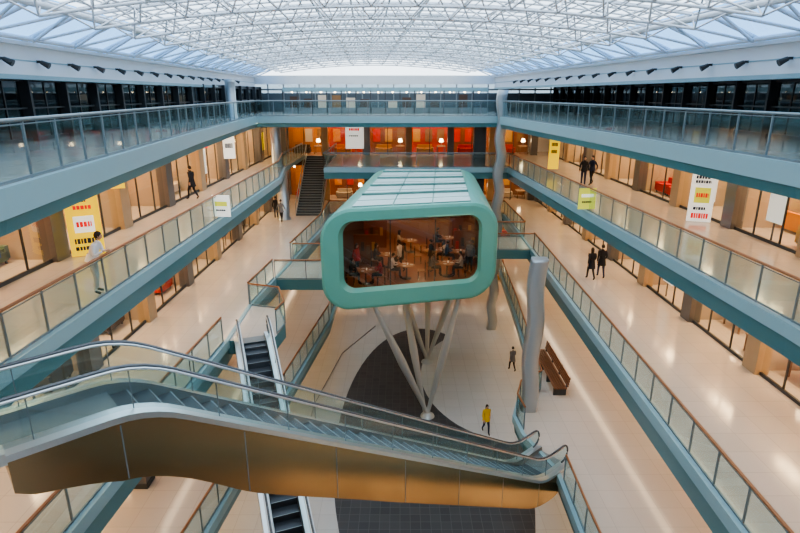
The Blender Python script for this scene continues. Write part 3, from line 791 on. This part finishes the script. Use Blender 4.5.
    if coat > 0:
        mb = MB(); p = J['waist']; rings = []
        hem = p.z - coat
        for k in range(6):
            t = k / 5; z = p.z + .05 + (hem - p.z - .05) * t
            rx = .145 + .07 * t; ry = .115 + .09 * t
            i0 = len(mb.v); rings.append(i0)
            for j in range(20):
                a = 2 * math.pi * j / 20; w_ = 1 + .03 * math.sin(5 * a) * t
                mb.v.append((p.x + rx * w_ * math.cos(a), p.y + ry * w_ * math.sin(a) - 0.01, z))
        for k in range(5):
            for j in range(20):
                mb.f.append((rings[k] + j, rings[k] + (j + 1) % 20, rings[k + 1] + (j + 1) % 20, rings[k + 1] + j)); mb.m.append(mb.mi(M[top])); mb.sm.append(True)
        mb.build('coat_skirt', root)
    return root

person('man_in_white', (-8.60, 15.0, Z[3]), -math.pi / 2, LEAN, 'cloth_white', 'cloth_cream', coat=.15, turn=0.3, scale=1.03)
person('woman_in_yellow_jacket', (4.75, 27.0, 0.03), math.pi + 0.2, WALK, 'cloth_yellow', 'cloth_navy', coat=.3, longhair=True)
person('pedestrian_in_dark_coat', (7.6, 34.3, 0.03), 0.3, WALK, 'cloth_grey', 'cloth_black', coat=.35)
person('pedestrian_in_dark_coat', (10.3, 28.8, Z[2]), 0.1, WALK, 'cloth_black', 'cloth_black', coat=.45, longhair=True)
person('pedestrian_in_dark_coat', (10.95, 29.1, Z[2]), -0.1, WALK, 'cloth_black', 'cloth_navy', coat=.4, scale=1.05)
person('pedestrian_in_dark_coat', (11.3, 34.6, Z[3]), 2.8, {}, 'cloth_black', 'cloth_navy', coat=.2)
person('pedestrian_in_dark_coat', (11.9, 34.9, Z[3]), 2.2, WALK, 'cloth_navy', 'cloth_black', coat=.2)
person('pedestrian_in_dark_coat', (-11.1, 29.8, Z[3]), 1.2, WALK, 'cloth_black', 'cloth_black', coat=.4)
person('pedestrian_in_dark_coat', (-10.0, 44.5, Z[2]), 0.2, {}, 'cloth_black', 'cloth_navy', coat=.3)
person('pedestrian_in_dark_coat', (-9.3, 43.1, Z[2]), -0.2, WALK, 'cloth_grey', 'cloth_black', coat=.3)
person('pedestrian_in_dark_coat', (-9.0, 48, Z[1]), -0.2, WALK, 'cloth_blue', 'cloth_black', coat=.3)

def chair(loc, r):
    mb = MB()
    for a in (-.19, .19):
        mb.box(a - .02, a + .02, -.2, -.16, 0, .92, M['brown']); mb.box(a - .02, a + .02, .16, .2, 0, .44, M['brown'])
    mb.box(-.22, .22, -.21, .21, .42, .46, M['tablew'])
    for z in (.6, .74, .86): mb.box(-.2, .2, -.2, -.17, z, z + .06, M['brown'])
    mb.build('dining_chair', None, Matrix.Translation(loc) @ Matrix.Rotation(r, 4, 'Z'))
def table(loc):
    mb = MB()
    mb.tube([(0, 0, 0), (0, 0, .03), (0, 0, .04), (0, 0, .70)], [.25, .24, .04, .04], M['dgrey'], 14)
    mb.tube([(0, 0, .70), (0, 0, .74)], .42, M['tablew'], 24)
    for k in range(3):
        a = k * 2.1; mb.tube([(.25 * math.cos(a), .25 * math.sin(a), .74), (.25 * math.cos(a), .25 * math.sin(a), .755)], [.08, .10], M['white'], 12)
    mb.tube([(0.05, 0, .74), (0.05, 0, .84)], [.03, .035], M['signw'], 8)
    mb.build('dining_table', None, Matrix.Translation(loc))
tops = ['cloth_black', 'cloth_red', 'cloth_white', 'cloth_blue', 'cloth_grey', 'cloth_cream', 'cloth_navy']
k = 0
for (w, t) in ((-2.5, 0.10), (-0.4, 0.13), (1.8, 0.12), (-1.6, 0.3), (0.9, 0.33), (2.6, 0.29), (-0.5, 0.52), (2.0, 0.55)):
    p = PM(w, FZ, t); table(p)
    for q in (-1, 1):
        cp = p + Vector((q * .78, 0, 0)); rr = q * math.pi / 2
        chair(cp, rr)
        if (k % 5) != 3:
            person('seated_diner', cp - Vector((0, 0, 0.01)), rr, SIT, tops[k % 7], 'cloth_black', longhair=(k % 3 == 0), turn=random.uniform(-.5, .5))
        k += 1
person('waiter', PM(-0.9, FZ, 0.22), 1.0, WALK, 'cloth_white', 'cloth_black')
person('standing_guest', PM(0.9, FZ, 0.2), 2.0, {}, 'cloth_black', 'cloth_navy', coat=.2)
person('standing_guest', PM(3.1, FZ, 0.16), 2.6, {}, 'cloth_grey', 'cloth_black', coat=.2)
person('standing_guest', PM(-3.2, FZ, 0.2), -2.2, {}, 'cloth_red', 'cloth_black', coat=.2, longhair=True)

# ------------------------------------------------------------ signs, bench
def sign(name, c, hw, hh, normal_ang, m, stripes, th=0.06, z_floor=None):
    mb = MB(); c = Vector(c); u = Vector((math.cos(normal_ang), math.sin(normal_ang), 0)); w = Vector((-u.y, u.x, 0))
    mb.obox(c, u * hw, w * th, (0, 0, hh), m)
    for (zx, a, b, hgt, mt) in stripes:
        x = a; rnd = random.Random(int(zx * 100) + 3)
        while x < b - .02:
            wd = min(rnd.uniform(.10, .22), b - x) if hgt < .2 else b - x
            mb.obox(c + Vector((0, 0, zx * hh)) + u * ((x + x + wd) / 2 * hw), u * (wd / 2 * hw), w * (th + (0.006 if hgt >= .2 else .012)), (0, 0, hgt * hh), mt)
            x += wd + .05
    mb.build(name)
K = M['ink']; Rr = M['inkr']
sign('yellow_advertising_banner', (-10.9, 18.9, Z[3] + 1.32), 0.52, 1.3, 0.5, M['yellow'], [(.78, -.7, .7, .10, K), (.5, -.7, .3, .06, K), (.3, -.5, .6, .05, Rr), (-.15, -.6, .6, .22, M['signw']), (-.15, -.45, .45, .07, Rr), (-.6, -.7, .6, .07, K), (-.8, -.7, .3, .05, K)])
sign('yellow_advertising_banner', (-10.6, 20.4, Z[3] + 2.6), 0.5, 0.5, 0.4, M['yellow'], [(.3, -.6, .6, .15, K), (-.3, -.5, .4, .12, K)])
sign('white_advertising_board', (13.2, 24.3, Z[3] + 1.32), 0.48, 1.3, -0.35, M['signw'], [(.75, -.7, .7, .1, Rr), (.5, -.7, .5, .05, K), (.35, -.7, .6, .05, K), (-.1, -.65, .65, .26, M['signg']), (-.1, -.5, .5, .07, Rr), (-.55, -.6, .4, .05, K), (-.8, -.7, .7, .09, Rr)])
sign('hanging_shop_sign', (12.7, 26.2, Z[3] + 2.75), 0.5, 0.2, 0, M['signw'], [(0, -.7, .7, .19, K)])
sign('hanging_shop_sign', (12.2, 36, Z[3] + 2.9), 0.9, 0.2, 0, M['signw'], [(0, -.8, .8, .19, K)])
sign('hanging_shop_sign', (12.2, 44, Z[3] + 2.6), 0.6, 0.3, 0, M['signw'], [(0, -.8, .8, .19, Rr)])
sign('hanging_shop_sign', (10.7, 39.5, Z[3] + 1.6), 0.35, 1.2, 0, M['yellow'], [(.4, -.6, .6, .1, K), (0, -.6, .6, .1, K)])
sign('white_hanging_banner', (-4.0, 50.5, Z[3] + 1.9), 0.8, 1.1, 0, M['signw'], [(.5, -.6, .6, .1, Rr), (0, -.6, .4, .05, K)])
sign('yellow_railing_sign', (8.9, 26.4, Z[3] + 0.65), 0.42, 0.5, 0.1, M['signg'], [(.3, -.7, .7, .15, M['signw']), (-.3, -.6, .5, .08, K)], 0.02)
sign('white_railing_sign', (-7.95, 24.6, Z[3] + 0.65), 0.40, 0.48, -0.1, M['signw'], [(.2, -.7, .7, .22, M['signg']), (-.4, -.6, .5, .08, K)], 0.02)
sign('red_wall_sign', (-10.8, 30.5, Z[3] + 2.9), 0.5, 0.25, 0.3, Rr, [(0, -.7, .7, .19, M['signw'])])
sign('white_wall_sign', (-10.8, 36, Z[3] + 2.3), 0.35, 0.8, 0.3, M['signw'], [(0, -.7, .7, .19, K)])

mb = MB()
for y in (23.9, 25.2, 26.5, 27.8):
    mb.box(7.35, 7.95, y - .05, y + .05, Z[1], Z[1] + .40, M['dgrey']); mb.obox((8.0, y, Z[1] + .62), (.03, 0, .0), (0, .05, 0), (.08, 0, .30), M['dgrey'])
for k in range(5): mb.box(7.33 + k * .125, 7.43 + k * .125, 23.7, 28.0, Z[1] + .40, Z[1] + .45, M['benchw'])
for k in range(4): mb.box(7.95 + k * .02, 7.99 + k * .02, 23.7, 28.0, Z[1] + .52 + k * .12, Z[1] + .61 + k * .12, M['benchw'])
mb.build('wooden_bench')

w = bpy.data.worlds.new('overcast_sky'); SC.world = w; w.use_nodes = True
bg = w.node_tree.nodes['Background']; bg.inputs['Color'].default_value = (0.83, 0.92, 1.0, 1); bg.inputs['Strength'].default_value = 3.0

cam = bpy.data.cameras.new('camera'); co = bpy.data.objects.new('camera', cam); COL.objects.link(co)
cam.sensor_width = 36; cam.lens = 25.2; cam.clip_start = 0.05; cam.clip_end = 300
co.location = (0, 0, CZ); co.rotation_euler = (math.radians(90 - 17.1), 0, math.radians(0.0))
SC.camera = co
